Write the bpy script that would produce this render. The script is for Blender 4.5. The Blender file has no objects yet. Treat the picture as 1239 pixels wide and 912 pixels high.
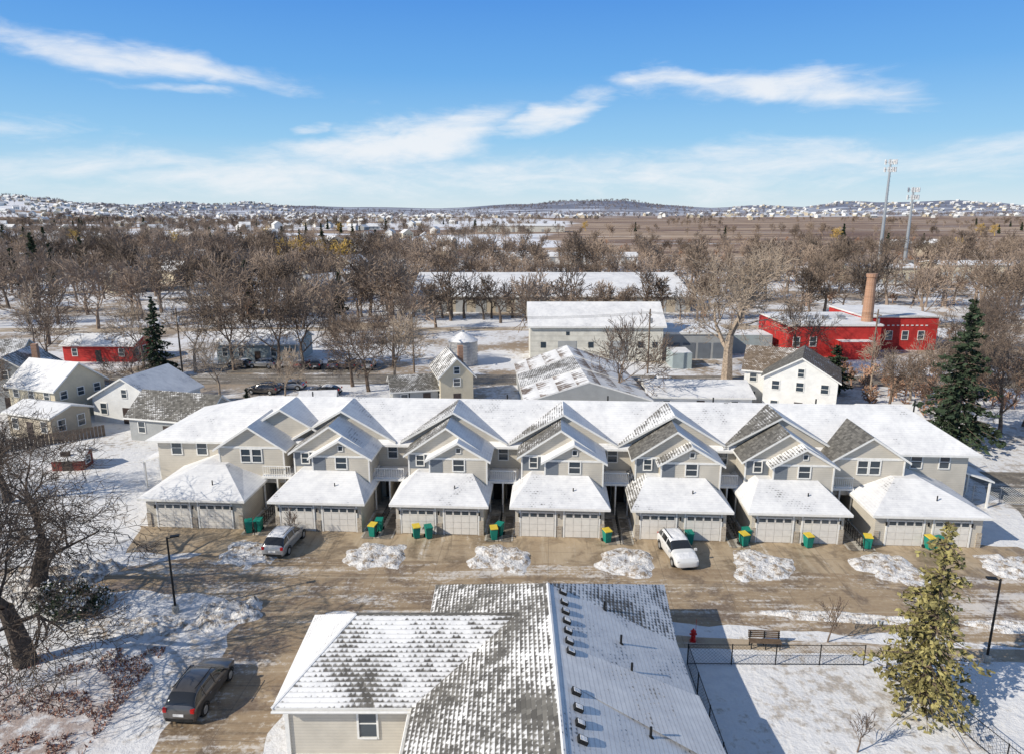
import bpy, bmesh, math, random
import numpy as np
from mathutils import Vector, Matrix, noise
R=random.Random(7)
scene=bpy.context.scene
rad=math.radians
# ------------------------------------------------------------------ node helpers
class NT:
    def __init__(s,nt): s.nt=nt
    def n(s,t,**k):
        nd=s.nt.nodes.new(t)
        for a,b in k.items():
            if a.startswith('i_'): s.set(nd.inputs[a[2:].replace('_',' ')],b)
            elif a.startswith('x'): s.set(nd.inputs[int(a[1:])],b)
            else: setattr(nd,a,b)
        return nd
    def set(s,inp,v):
        if isinstance(v,bpy.types.NodeSocket): s.nt.links.new(v,inp)
        else:
            if isinstance(v,tuple) and len(v)==3 and inp.type=='RGBA': v=v+(1,)
            inp.default_value=v
    def math(s,op,a,b=0.0,c=None,clamp=False):
        nd=s.n('ShaderNodeMath',operation=op,use_clamp=clamp); s.set(nd.inputs[0],a); s.set(nd.inputs[1],b)
        if c is not None: s.set(nd.inputs[2],c)
        return nd.outputs[0]
    def noise(s,vec,scale,detail=4,rough=.55,dist=0):
        nd=s.n('ShaderNodeTexNoise'); s.set(nd.inputs['Vector'],vec)
        nd.inputs['Scale'].default_value=scale; nd.inputs['Detail'].default_value=detail
        nd.inputs['Roughness'].default_value=rough; nd.inputs['Distortion'].default_value=dist
        return nd.outputs[0]
    def mr(s,v,a,b,c=0.0,d=1.0,smooth=True):
        nd=s.n('ShaderNodeMapRange',interpolation_type='SMOOTHSTEP' if smooth else 'LINEAR')
        for i,x in enumerate((v,a,b,c,d)): s.set(nd.inputs[i],x)
        return nd.outputs[0]
    def mix(s,f,a,b,mode='MIX'):
        nd=s.n('ShaderNodeMix',data_type='RGBA',blend_type=mode)
        s.set(nd.inputs[0],f); s.set(nd.inputs[6],a); s.set(nd.inputs[7],b)
        return nd.outputs[2]
    def mapping(s,vec,loc=(0,0,0),rot=(0,0,0),sc=(1,1,1),t='POINT'):
        nd=s.n('ShaderNodeMapping',vector_type=t); s.set(nd.inputs[0],vec)
        nd.inputs[1].default_value=loc; nd.inputs[2].default_value=rot; nd.inputs[3].default_value=sc
        return nd.outputs[0]
    def bump(s,h,strength=.5,dist=.05):
        nd=s.n('ShaderNodeBump'); nd.inputs['Strength'].default_value=strength; nd.inputs['Distance'].default_value=dist
        s.set(nd.inputs['Height'],h); return nd.outputs[0]
def newmat(name,rough=.8,metal=0,color=None,spec=.3):
    m=bpy.data.materials.new(name); m.use_nodes=True
    nt=NT(m.node_tree); b=m.node_tree.nodes['Principled BSDF']
    b.inputs['Roughness'].default_value=rough; b.inputs['Metallic'].default_value=metal
    b.inputs['Specular IOR Level'].default_value=spec
    if color: b.inputs['Base Color'].default_value=color+(1,)
    return m,nt,b
M={}
def simple(name,color,rough=.8,metal=0,var=.25,scale=3.0,spec=.3,detail=3):
    m,nt,b=newmat(name,rough,metal,color,spec)
    tc=nt.n('ShaderNodeNewGeometry').outputs['Position']
    f=nt.noise(tc,scale,detail)
    dark=tuple(c*(1-var) for c in color); lite=tuple(min(1,c*(1+var)) for c in color)
    nt.set(b.inputs['Base Color'],nt.mix(nt.mr(f,.3,.7),dark,lite))
    M[name]=m; return m
# snow
m,nt,b=newmat('snow',.65); pos=nt.n('ShaderNodeNewGeometry').outputs['Position']
f=nt.noise(pos,.9,5,.6)
c=nt.mix(nt.mr(f,.35,.65),(.70,.70,.71),(.80,.795,.785)); nt.set(b.inputs['Base Color'],c)
nt.set(b.inputs['Normal'],nt.bump(nt.noise(pos,2,3),.5,.25)); M['snow']=m
m,nt,b=newmat('snow_pile',.7); pos=nt.n('ShaderNodeNewGeometry').outputs['Position']
f=nt.noise(pos,1.7,8,.72)
c=nt.mix(nt.mr(f,.38,.54),(.33,.26,.19),(.78,.77,.76)); nt.set(b.inputs['Base Color'],c)
nt.set(b.inputs['Normal'],nt.bump(nt.noise(pos,4,4,.7),.8,.3)); M['snow_pile']=m
# ground
m,nt,b=newmat('ground_snow',.75); geo=nt.n('ShaderNodeNewGeometry'); pos=geo.outputs['Position']
sep=nt.n('ShaderNodeSeparateXYZ',x0=pos); X,Y,Zp=sep.outputs
n1=nt.noise(pos,.07,6,.65); n2=nt.noise(pos,1.3,6,.7)
brownmask=nt.mr(nt.math('ADD',nt.math('MULTIPLY',n1,.6),nt.math('MULTIPLY',n2,.5)),.56,.66)
brown=nt.mix(nt.noise(pos,3,4),(.20,.15,.10),(.38,.31,.23))
near=nt.mix(nt.math('MULTIPLY',brownmask,.7),nt.mix(nt.mr(n2,.3,.7),(.66,.66,.67),(.78,.775,.765)),brown)
lx=nt.mr(X,-19,-23); ly=nt.mr(Y,38.5,31)
lit=nt.math('MULTIPLY',nt.math('MULTIPLY',lx,ly),nt.mr(n2,.36,.56))
near=nt.mix(nt.math('MULTIPLY',lit,.75),near,(.25,.16,.12))
nm=nt.noise(pos,.035,6,.7)
mid=nt.mix(nt.mr(nt.math('ADD',nm,nt.math('MULTIPLY',n2,.35)),.63,.75),(.71,.71,.72),nt.mix(n2,(.22,.17,.12),(.38,.30,.22)))
c=nt.mix(nt.mr(Y,75,110),near,mid)
fp=nt.mapping(pos,sc=(.0022,.0065,0))
vor=nt.n('ShaderNodeTexVoronoi',x0=fp); vor.inputs['Scale'].default_value=1.0
vs=nt.n('ShaderNodeSeparateXYZ',x0=vor.outputs['Color']).outputs[0]
ratio=nt.math('DIVIDE',X,nt.math('MAXIMUM',Y,1))
bias=nt.math('MULTIPLY',nt.math('MULTIPLY',nt.mr(ratio,.0,.16),nt.mr(Y,1900,2500,1,0)),1.0)
fm=nt.mr(nt.math('ADD',nt.math('ADD',vs,bias),nt.math('MULTIPLY',nt.noise(pos,.012,5,.7),.5)),.76,.94)
marsh=nt.mix(nt.mr(nt.noise(nt.mapping(pos,sc=(.004,.02,1)),1,6,.7),.40,.62),(.16,.095,.065),(.46,.34,.23))
snowstreak=nt.mr(nt.noise(nt.mapping(pos,sc=(.005,.03,1),loc=(7,3,1)),1,6,.7),.60,.66)
marsh=nt.mix(nt.math('MULTIPLY',snowstreak,.7),marsh,(.66,.65,.64))
farc=nt.mix(fm,(.74,.74,.76),marsh)
c=nt.mix(nt.mr(Y,260,430),c,farc)
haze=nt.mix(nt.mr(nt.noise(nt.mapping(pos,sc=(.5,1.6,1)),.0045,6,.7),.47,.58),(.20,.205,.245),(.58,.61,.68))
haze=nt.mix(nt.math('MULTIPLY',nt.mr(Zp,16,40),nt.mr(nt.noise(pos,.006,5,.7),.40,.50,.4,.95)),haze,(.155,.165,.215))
c=nt.mix(nt.mr(Y,1900,3600),c,haze)  # far ground and hills: blue-grey distance haze painted into the base colour
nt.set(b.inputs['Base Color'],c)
nt.set(b.inputs['Normal'],nt.bump(nt.noise(pos,1.6,4,.65),.55,.22)); M['ground_snow']=m
def roadmat(name,c1,c2,c3,wet,snowamt,stretch=(.12,.9,1),tr=(.03,1.9,1)):
    m,nt,b=newmat(name,.6,spec=.4); pos=nt.n('ShaderNodeNewGeometry').outputs['Position']
    n1=nt.noise(nt.mapping(pos,sc=stretch),1.0,6,.66,.4); n2=nt.noise(pos,.35,6,.7,.6); n3=nt.noise(pos,3.2,6,.75); n4=nt.noise(pos,24,2)
    nbig=nt.noise(pos,.13,3,.6)
    trk=nt.noise(nt.mapping(pos,sc=tr,rot=(0,0,rad(3.2))),1.0,4,.65,.25)
    c=nt.mix(nt.mr(n1,.35,.65),c1,c2); c=nt.mix(nt.mr(n2,.46,.60),c,c3)
    c=nt.mix(nt.math('MULTIPLY',nt.mr(trk,.42,.34),.55),c,tuple(x*.6 for x in c3))
    c=nt.mix(nt.math('MULTIPLY',nt.mr(trk,.56,.64),.45),c,(.50,.42,.31))
    c=nt.mix(nt.math('MULTIPLY',nt.mr(n3,.42,.72),.45),c,(.47,.39,.29))
    c=nt.mix(.15,c,nt.mix(n4,(.06,.05,.04),(.5,.43,.33)))
    s=nt.math('ADD',nt.math('ADD',nt.math('MULTIPLY',n1,.45),nt.math('MULTIPLY',n3,.35)),nt.math('MULTIPLY',nbig,.35))
    s=nt.math('ADD',s,nt.math('MULTIPLY',trk,.18))
    s=nt.mr(s,.745-snowamt,.83-snowamt)
    c=nt.mix(nt.math('MULTIPLY',s,.75),c,(.68,.65,.61))
    sx=nt.n('ShaderNodeSeparateXYZ',x0=nt.mapping(pos,rot=(0,0,rad(3.2))))
    j1=nt.math('LESS_THAN',nt.math('FRACT',nt.math('DIVIDE',sx.outputs[0],4.2)),.012); j2=nt.math('LESS_THAN',nt.math('FRACT',nt.math('DIVIDE',sx.outputs[1],4.2)),.014)
    c=nt.mix(nt.math('MULTIPLY',nt.math('MAXIMUM',j1,j2),.35),c,(.08,.065,.05))
    nt.set(b.inputs['Base Color'],c)
    nt.set(b.inputs['Roughness'],nt.mr(n2,.45,.60,.8,.8-wet))
    nt.set(b.inputs['Normal'],nt.bump(nt.noise(pos,3,3),.3,.04)); M[name]=m
roadmat('road_surface',(.28,.195,.115),(.42,.315,.20),(.17,.115,.07),.45,.075)
roadmat('driveway_concrete',(.36,.265,.165),(.48,.375,.25),(.21,.15,.09),.4,.0,(.9,.15,1),(1.5,.08,1))
roadmat('street_asphalt',(.12,.11,.095),(.20,.18,.16),(.08,.07,.06),.25,.05)
roadmat('sidewalk_concrete',(.40,.31,.21),(.50,.41,.30),(.28,.21,.15),.1,.08)
def siding(name,color,step=.17,var=.07):
    m,nt,b=newmat(name,.7); uv=nt.n('ShaderNodeUVMap').outputs[0]
    v=nt.n('ShaderNodeSeparateXYZ',x0=uv).outputs[1]
    fr=nt.math('FRACT',nt.math('DIVIDE',v,step))
    f=nt.noise(uv,.8,4)
    c=nt.mix(nt.mr(f,.3,.7),tuple(x*(1-var) for x in color),tuple(x*(1+var) for x in color))
    c=nt.mix(nt.math('MULTIPLY',nt.mr(fr,.80,.97),.4),c,tuple(x*.4 for x in color))
    nt.set(b.inputs['Base Color'],c); nt.set(b.inputs['Normal'],nt.bump(fr,.5,.03)); M[name]=m
siding('siding_beige',(.54,.50,.43)); siding('siding_slate',(.16,.18,.205)); siding('siding_white',(.74,.735,.71))
siding('siding_cream',(.56,.50,.38)); siding('siding_grey',(.36,.37,.37)); siding('siding_tan',(.46,.40,.31))
siding('siding_red',(.45,.035,.03),.4,.2); siding('siding_blue',(.34,.40,.41)); siding('metal_white',(.62,.60,.53),.9,.12)
siding('siding_maroon',(.20,.05,.04),.3,.2)
def roof(name,thr,c1=(.085,.08,.072),c2=(.19,.18,.16),step=.24,tab=.30,width=.22,line=.16):
    m,nt,b=newmat(name,.8); uv=nt.n('ShaderNodeUVMap').outputs[0]
    pos=nt.n('ShaderNodeNewGeometry').outputs['Position']
    sp=nt.n('ShaderNodeSeparateXYZ',x0=uv); U,V=sp.outputs[0],sp.outputs[1]
    row=nt.math('FLOOR',nt.math('DIVIDE',V,step))
    fr=nt.math('FRACT',nt.math('DIVIDE',V,step))
    uu=nt.math('ADD',nt.math('DIVIDE',U,tab),nt.math('MULTIPLY',row,.5))
    tabf=nt.math('ABSOLUTE',nt.math('SUBTRACT',nt.math('FRACT',uu),.5))
    cmb=nt.n('ShaderNodeCombineXYZ',x0=nt.math('FLOOR',uu),x1=row,x2=3.3)
    wn=nt.n('ShaderNodeTexWhiteNoise',noise_dimensions='3D',x0=cmb.outputs[0]).outputs[0]
    big_n=nt.noise(pos,.33,3,.6); mid_n=nt.noise(pos,1.6,5,.7); fine=nt.noise(pos,9,3,.7)
    s=nt.math('ADD',nt.math('MULTIPLY',big_n,1.25),nt.math('MULTIPLY',mid_n,.55))
    s=nt.math('ADD',s,nt.math('MULTIPLY',fr,.40)); s=nt.math('ADD',s,nt.math('MULTIPLY',wn,.16))
    s=nt.math('ADD',s,nt.math('MULTIPLY',fine,.35)); s=nt.math('SUBTRACT',s,nt.math('MULTIPLY',tabf,.35))
    k=nt.mr(s,thr,thr+width)
    sh=nt.mix(wn,c1,c2)
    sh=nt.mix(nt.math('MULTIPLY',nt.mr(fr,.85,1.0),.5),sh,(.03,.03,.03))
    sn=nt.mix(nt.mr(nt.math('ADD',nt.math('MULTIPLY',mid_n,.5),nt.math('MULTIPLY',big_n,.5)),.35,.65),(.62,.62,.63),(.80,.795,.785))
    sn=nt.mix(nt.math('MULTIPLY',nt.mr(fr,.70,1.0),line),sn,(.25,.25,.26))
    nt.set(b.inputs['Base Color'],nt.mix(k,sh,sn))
    nt.set(b.inputs['Normal'],nt.bump(nt.math('ADD',nt.math('MULTIPLY',k,1.2),nt.math('MULTIPLY',fr,.25)),.5,.04)); M[name]=m
roof('roof_snow',.72); roof('roof_patch',1.17); roof('roof_melt',1.38); roof('roof_bare',1.62)
roof('roof_near_melt',1.27); roof('roof_near_snow',.78,line=.42)
roof('roof_near_mid',1.06,line=.35)
roof('roof_brown',1.42,(.12,.09,.065),(.22,.17,.125)); roof('roof_rust',1.05,(.14,.11,.09),(.32,.26,.22),2.4,.9,.2)
roof('roof_far',.85,(.16,.15,.15),(.26,.25,.24))
simple('trim_white',(.72,.71,.68),.6,var=.06); simple('door_white',(.68,.65,.60),.55,var=.05)
simple('door_groove',(.34,.32,.29)); simple('door_dark',(.06,.045,.04),.4)
m,nt,b=newmat('window_glass',.08,0,(.04,.055,.07),.8); M['window_glass']=m
m,nt,b=newmat('car_glass',.05,0,(.02,.022,.025),.8); M['car_glass']=m
simple('black_metal',(.02,.02,.02),.5,.3); simple('grey_metal',(.42,.43,.44),.4,.6,var=.1); simple('pole_wood',(.19,.145,.11),.9)
simple('galvanised',(.48,.48,.48),.45,.4,var=.15); simple('tire',(.02,.02,.02),.9)
simple('bin_green',(.01,.20,.15),.5,var=.08); simple('bin_yellow',(.66,.50,.06),.5,var=.08); simple('hydrant_red',(.60,.02,.02),.4)
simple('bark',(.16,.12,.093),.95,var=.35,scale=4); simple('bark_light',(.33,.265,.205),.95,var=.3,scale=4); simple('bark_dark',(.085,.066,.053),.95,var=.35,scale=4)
simple('bark_far',(.235,.18,.14),.95,var=.5,scale=.05,detail=1); simple('bark_haze',(.25,.22,.22),.95,var=.35,scale=.01,detail=1)  # bark_haze: distance haze painted into the far trees' bark colour
simple('twig_yellow',(.50,.34,.10),.95,var=.2,detail=1); simple('brush_brown',(.36,.22,.15),.95,var=.35,scale=.1,detail=1)
simple('needles',(.036,.055,.030),.9,var=.55,scale=1.5); simple('needles_gold',(.255,.225,.09),.9,var=.55,scale=1.5)
simple('leaf_dead',(.26,.13,.09),.9,var=.5,scale=5)
simple('tail_red',(.4,.01,.01),.3); simple('headlight',(.7,.7,.7),.2); simple('wood_bench',(.14,.10,.07),.7)
simple('concrete_plain',(.42,.39,.34),.85); simple('white_box',(.65,.65,.65),.6)
def brick(name,c1,c2,mo,w,h):
    m,nt,b=newmat(name,.85); uv=nt.n('ShaderNodeUVMap').outputs[0]
    bt=nt.n('ShaderNodeTexBrick',x0=uv); bt.inputs['Color1'].default_value=c1+(1,); bt.inputs['Color2'].default_value=c2+(1,); bt.inputs['Mortar'].default_value=mo+(1,)
    bt.inputs['Scale'].default_value=1; bt.inputs['Brick Width'].default_value=w; bt.inputs['Row Height'].default_value=h; bt.inputs['Mortar Size'].default_value=.015
    nt.set(b.inputs['Base Color'],bt.outputs[0]); M[name]=m
brick('stone',(.44,.38,.30),(.28,.23,.18),(.46,.43,.38),.35,.16); brick('brick',(.46,.25,.15),(.33,.17,.10),(.4,.35,.3),.5,.2)
def paint(name,c,metal=.5):
    m,nt,b=newmat(name,.28,metal,c,.5); b.inputs['Coat Weight'].default_value=.6; b.inputs['Coat Roughness'].default_value=.08
    pos=nt.n('ShaderNodeNewGeometry').outputs['Position']; f=nt.noise(pos,2,4)
    nt.set(b.inputs['Base Color'],nt.mix(nt.math('MULTIPLY',f,.3),c,(.4,.37,.33))); M[name]=m
paint('paint_silver',(.42,.43,.44)); paint('paint_dark',(.06,.055,.055)); paint('paint_white',(.70,.70,.69),0); paint('paint_red',(.3,.02,.02),.2); paint('paint_blue',(.05,.08,.16)) 
# ------------------------------------------------------------------ mesh builder
class MB:
    def __init__(s): s.v=[];s.f=[];s.m=[];s.mats=[];s.xf=None
    def mi(s,mat):
        if mat not in s.mats: s.mats.append(mat)
        return s.mats.index(mat)
    def poly(s,pts,mat):
        k=len(s.v)
        for p in pts:
            p=Vector(p)
            if s.xf is not None: p=s.xf@p
            s.v.append(p)
        s.f.append(tuple(range(k,k+len(pts)))); s.m.append(s.mi(mat))
    def box(s,x0,x1,y0,y1,z0,z1,mat,top=None):
        a=[(x0,y0),(x1,y0),(x1,y1),(x0,y1)]
        for i in range(4):
            p,q=a[i],a[(i+1)%4]
            s.poly([(p[0],p[1],z0),(q[0],q[1],z0),(q[0],q[1],z1),(p[0],p[1],z1)],mat)
        s.poly([(x,y,z1) for x,y in a],top or mat)
        s.poly([(x,y,z0) for x,y in a[::-1]],mat)
    def slab(s,pts,t,top,side):
        s.poly(pts,top); lo=[(p[0],p[1],p[2]-t) for p in pts]; s.poly(lo[::-1],side)
        n=len(pts)
        for i in range(n):
            j=(i+1)%n; s.poly([lo[i],lo[j],pts[j],pts[i]],side)
    def cyl(s,p,q,r0,r1,n,mat,caps=True):
        p=Vector(p);q=Vector(q);d=(q-p).normalized()
        a=d.orthogonal().normalized(); b=d.cross(a)
        A=[p+(a*math.cos(2*math.pi*i/n)+b*math.sin(2*math.pi*i/n))*r0 for i in range(n)]
        B=[q+(a*math.cos(2*math.pi*i/n)+b*math.sin(2*math.pi*i/n))*r1 for i in range(n)]
        for i in range(n):
            j=(i+1)%n; s.poly([A[i],A[j],B[j],B[i]],mat)
        if caps: s.poly(A[::-1],mat); s.poly(B,mat)
    def build(s,name,parent=None,uv=True,smooth=False):
        me=bpy.data.meshes.new(name); me.from_pydata([tuple(p) for p in s.v],[],s.f)
        for mt in s.mats: me.materials.append(M[mt])
        me.polygons.foreach_set('material_index',s.m)
        if uv:
            l=me.uv_layers.new(name='UVMap'); co=[]
            Z=Vector((0,0,1))
            for fc in s.f:
                ps=[s.v[i] for i in fc]
                n=(ps[1]-ps[0]).cross(ps[2]-ps[0])
                if n.length<1e-9: n=Z.copy()
                n.normalize()
                if n.z<0 and n.z>-.98: n=n if abs(n.z)<.02 else -n
                if abs(n.z)>.98: t=Vector((1,0,0)); bb=Vector((0,1,0))
                else: t=Z.cross(n).normalized(); bb=n.cross(t)
                for p in ps: co+= [p.dot(t),p.dot(bb)]
            l.data.foreach_set('uv',co)
        if smooth: me.polygons.foreach_set('use_smooth',[True]*len(s.f))
        me.update()
        o=bpy.data.objects.new(name,me); scene.collection.objects.link(o)
        if parent: o.parent=parent
        return o
def empty(name,loc=(0,0,0),rot=0):
    o=bpy.data.objects.new(name,None); o.location=loc; o.rotation_euler=(0,0,rot); o.empty_display_size=.5
    scene.collection.objects.link(o); return o
def place(x,y,z,ang): return Matrix.Translation((x,y,z))@Matrix.Rotation(ang,4,'Z')
def window(mb,x,z,w,h,y=0,base=None,rows=2,fr=.09):
    old=mb.xf; mb.xf=(base if base is not None else (old if old is not None else Matrix.Identity(4)))
    a,bx=x-w/2,x+w/2
    mb.box(a,bx,y-.02,y+.02,z,z+h,'window_glass')
    mb.box(a-fr,a,y-.07,y+.02,z-fr,z+h+fr,'trim_white'); mb.box(bx,bx+fr,y-.07,y+.02,z-fr,z+h+fr,'trim_white')
    mb.box(a,bx,y-.068,y+.02,z+h,z+h+fr,'trim_white'); mb.box(a,bx,y-.09,y+.02,z-fr,z,'trim_white')
    for i in range(1,rows): mb.box(a,bx,y-.045,y-.021,z+h*i/rows-.03,z+h*i/rows+.03,'trim_white')
    mb.xf=old
def gable_roof(mb,x0,x1,y0,y1,ze,zr,axis='x',o=.45,m1='roof_snow',m2=None,wall=None,oy=None,t=.2,side='trim_white',wmb=None,ends=(1,1)):
    m2=m2 or m1; e=.09; oy=o if oy is None else oy; wmb=wmb or mb
    if axis=='y':
        xc=(x0+x1)/2; sl=(zr-ze)/(xc-x0)
        mb.slab([(x0-o,y0-oy,ze-sl*o+e),(xc,y0-oy,zr+e),(xc,y1+oy*ends[1],zr+e),(x0-o,y1+oy*ends[1],ze-sl*o+e)][::-1],t,m1,side)
        mb.slab([(xc+.001,y0-oy,zr+e),(x1+o,y0-oy,ze-sl*o+e),(x1+o,y1+oy*ends[1],ze-sl*o+e),(xc+.001,y1+oy*ends[1],zr+e)],t,m2,side)
        if wall:
            wmb.poly([(x0,y0,ze),(x1,y0,ze),(xc,y0,zr-.02)],wall); wmb.poly([(x1,y1,ze),(x0,y1,ze),(xc,y1,zr-.02)],wall)
    else:
        yc=(y0+y1)/2; sl=(zr-ze)/(yc-y0)
        mb.slab([(x0-oy,y0-o,ze-sl*o+e),(x1+oy,y0-o,ze-sl*o+e),(x1+oy,yc,zr+e),(x0-oy,yc,zr+e)],t,m1,side)
        mb.slab([(x0-oy,yc+.001,zr+e),(x1+oy,yc+.001,zr+e),(x1+oy,y1+o,ze-sl*o+e),(x0-oy,y1+o,ze-sl*o+e)],t,m2,side)
        if wall:
            wmb.poly([(x0,y1,ze),(x0,y0,ze),(x0,yc,zr-.02)],wall); wmb.poly([(x1,y0,ze),(x1,y1,ze),(x1,yc,zr-.02)],wall)
def hip_roof(mb,x0,x1,y0,y1,ze,zr,il,ir,yc=None,mf='roof_snow',mr_='roof_snow',mL='roof_snow',mb_='roof_snow',side='trim_white',t=.2):
    yc=(y0+y1)/2 if yc is None else yc
    A=(x0,y0,ze);B=(x1,y0,ze);C=(x1,y1,ze);D=(x0,y1,ze);E=(x0+il,yc,zr);F=(x1-ir,yc,zr)
    mb.poly([A,B,F,E],mf); mb.poly([B,C,F],mr_); mb.poly([C,D,E,F],mb_); mb.poly([D,A,E],mL)
    lo=[(p[0],p[1],ze-t) for p in (A,B,C,D)]; up=[A,B,C,D]
    for i in range(4):
        j=(i+1)%4; mb.poly([lo[i],lo[j],up[j],up[i]],side)
    mb.poly(lo[::-1],side)
# ------------------------------------------------------------------ world, camera, sun
sd=Vector((-.89,-.45,0)).normalized(); EL=rad(33); sv=Vector((sd.x*math.cos(EL),sd.y*math.cos(EL),math.sin(EL)))
sun=bpy.data.lights.new('sun','SUN'); sun.energy=5.0; sun.angle=rad(.5); sun.color=(1,.925,.80)
so=bpy.data.objects.new('sun',sun); so.rotation_euler=(-sv).to_track_quat('-Z','Y').to_euler(); scene.collection.objects.link(so); so.location=(0,0,100)
cam=bpy.data.cameras.new('camera'); cam.sensor_width=36; cam.lens=24.785; cam.clip_end=30000; cam.clip_start=.5
co=bpy.data.objects.new('camera',cam); co.location=(0,0,26); co.rotation_euler=(rad(90-13.4),0,0); scene.collection.objects.link(co); scene.camera=co
scene.view_settings.view_transform='Standard'; scene.view_settings.look='None'; scene.view_settings.exposure=0
w=bpy.data.worlds.new('World'); scene.world=w; w.use_nodes=True; nt=NT(w.node_tree)
bg=w.node_tree.nodes['Background']; bg.inputs[1].default_value=.1
sky=nt.n('ShaderNodeTexSky',sky_type='NISHITA',sun_disc=False,sun_elevation=EL,sun_rotation=math.atan2(sd.x,sd.y))
d=nt.n('ShaderNodeTexCoord').outputs['Generated']; sp=nt.n('ShaderNodeSeparateXYZ',x0=d)
dx,dy,dz=sp.outputs
ramp=nt.n('ShaderNodeValToRGB'); nt.set(ramp.inputs[0],dz); cr=ramp.color_ramp
cols=[(0,(.72,.84,.90)),(.03,(.54,.76,.90)),(.09,(.30,.60,.90)),(.17,(.15,.43,.86)),(.26,(.085,.31,.80)),(.6,(.15,.23,.40)),(1,(.15,.20,.31))]
cr.elements[0].position=0; cr.elements[0].color=cols[0][1]+(1,); cr.elements[1].position=1; cr.elements[1].color=cols[-1][1]+(1,)
for p,c in cols[1:-1]:
    e=cr.elements.new(p); e.color=c+(1,)
rc=nt.n('ShaderNodeVectorMath',operation='SCALE'); nt.set(rc.inputs[0],ramp.outputs[0]); rc.inputs['Scale'].default_value=10.0
base=nt.mix(.92,sky.outputs[0],rc.outputs[0])
pv=nt.n('ShaderNodeCombineXYZ',x0=dx,x1=dz,x2=0).outputs[0]
wrp=nt.n('ShaderNodeTexNoise'); nt.set(wrp.inputs['Vector'],nt.mapping(pv,sc=(9,22,1))); wrp.inputs['Scale'].default_value=1; wrp.inputs['Detail'].default_value=4
wv=nt.n('ShaderNodeVectorMath',operation='SUBTRACT'); nt.set(wv.inputs[0],wrp.outputs[1]); wv.inputs[1].default_value=(.5,.5,.5)
wv2=nt.n('ShaderNodeVectorMath',operation='MULTIPLY'); nt.set(wv2.inputs[0],wv.outputs[0]); wv2.inputs[1].default_value=(.16,.045,0)
pw=nt.n('ShaderNodeVectorMath',operation='ADD'); nt.set(pw.inputs[0],pv); nt.set(pw.inputs[1],wv2.outputs[0]); pw=pw.outputs[0]
def blob(cx,cz,rot,sx,sz,amp):
    l=nt.n('ShaderNodeVectorMath',operation='LENGTH',x0=nt.mapping(pw,(cx,cz,0),(0,0,rot),(sx,sz,1),'TEXTURE')).outputs['Value']
    return nt.mr(l,1.25,.0,0,amp)
bl=[blob(-.44,.172,-.12,.24,.026,1.1),blob(-.16,.080,.15,.20,.046,1.35),blob(-.10,.097,.25,.17,.044,1.15),blob(.05,.120,.28,.12,.028,1.15),blob(.33,.150,-.12,.19,.036,1.2),blob(.22,.165,-.03,.12,.018,1.0),
    blob(-.255,.103,0,.03,.012,.9),blob(-.40,.14,-.1,.09,.009,.7),blob(.25,.05,.02,.6,.050,.9),blob(-.35,.045,.02,.5,.045,.85),blob(-.05,.04,.02,.5,.04,.8),
    blob(-.6,.09,.0,.2,.035,.7),blob(.6,.07,.0,.25,.03,.8)]
s=bl[0]
for q in bl[1:]: s=nt.math('MAXIMUM',s,q)
nv=nt.noise(nt.mapping(pv,sc=(6,22,1),rot=(0,0,-.12)),1.0,7,.60,.8); nv2=nt.noise(nt.mapping(pv,sc=(26,85,1),rot=(0,0,-.3)),1.0,5,.65,.6)
cf=nt.math('ADD',s,nt.math('ADD',nt.math('MULTIPLY',nv,1.5),nt.math('MULTIPLY',nv2,.60)))
cf=nt.math('MULTIPLY',nt.mr(cf,1.30,2.35),.88,clamp=True)
col=nt.mix(cf,base,(9.0,9.2,9.5)); nt.set(bg.inputs[0],col)
# ------------------------------------------------------------------ ground & hills
def sm(a,b,x):
    t=max(0,min(1,(x-a)/(b-a))); return t*t*(3-2*t)
def terr(x,y):
    if y<600: return 0
    r=x/y
    h=0
    h+=(66+16*noise.noise(Vector((r*22,0,3))))*math.exp(-((r+.70)/.12)**2)*sm(1200,2600,y)
    h+=52*math.exp(-((r+.42)/.16)**2)*sm(2500,4600,y)*(.85+.4*noise.noise(Vector((r*18,0,9))))
    h+=66*math.exp(-(abs((r-.10)/.12))**3)*sm(3000,4400,y)*(.9+.4*noise.noise(Vector((r*16,0,7))))
    h+=40*sm(3600,6000,y)*(.6+.7*noise.noise(Vector((r*9,0,1))))
    h+=78*math.exp(-((r-.56)/.24)**2)*sm(3000,5200,y)*(.65+.6*noise.noise(Vector((r*14,0,5))))
    h+=sm(700,2500,y)*7*noise.noise(Vector((x*.001,y*.001,0)))
    return h
ys=[-120,0,30,60,100,150,200,300,450,600]; y=600
while y<12000: y*=1.06; ys.append(y)
ratios=[-2.2+4.4*i/180 for i in range(181)]
gv=[];gf=[]
for y in ys:
    for r in ratios: gv.append((r*max(y,0)+r*150, y, terr(r*max(y,0)+r*150,y)))
nc=len(ratios)
for i in range(len(ys)-1):
    for j in range(nc-1): gf.append((i*nc+j,i*nc+j+1,(i+1)*nc+j+1,(i+1)*nc+j))
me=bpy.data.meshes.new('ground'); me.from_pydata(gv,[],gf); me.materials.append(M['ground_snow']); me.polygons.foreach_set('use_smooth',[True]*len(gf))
o=bpy.data.objects.new('ground',me); scene.collection.objects.link(o)
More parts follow.
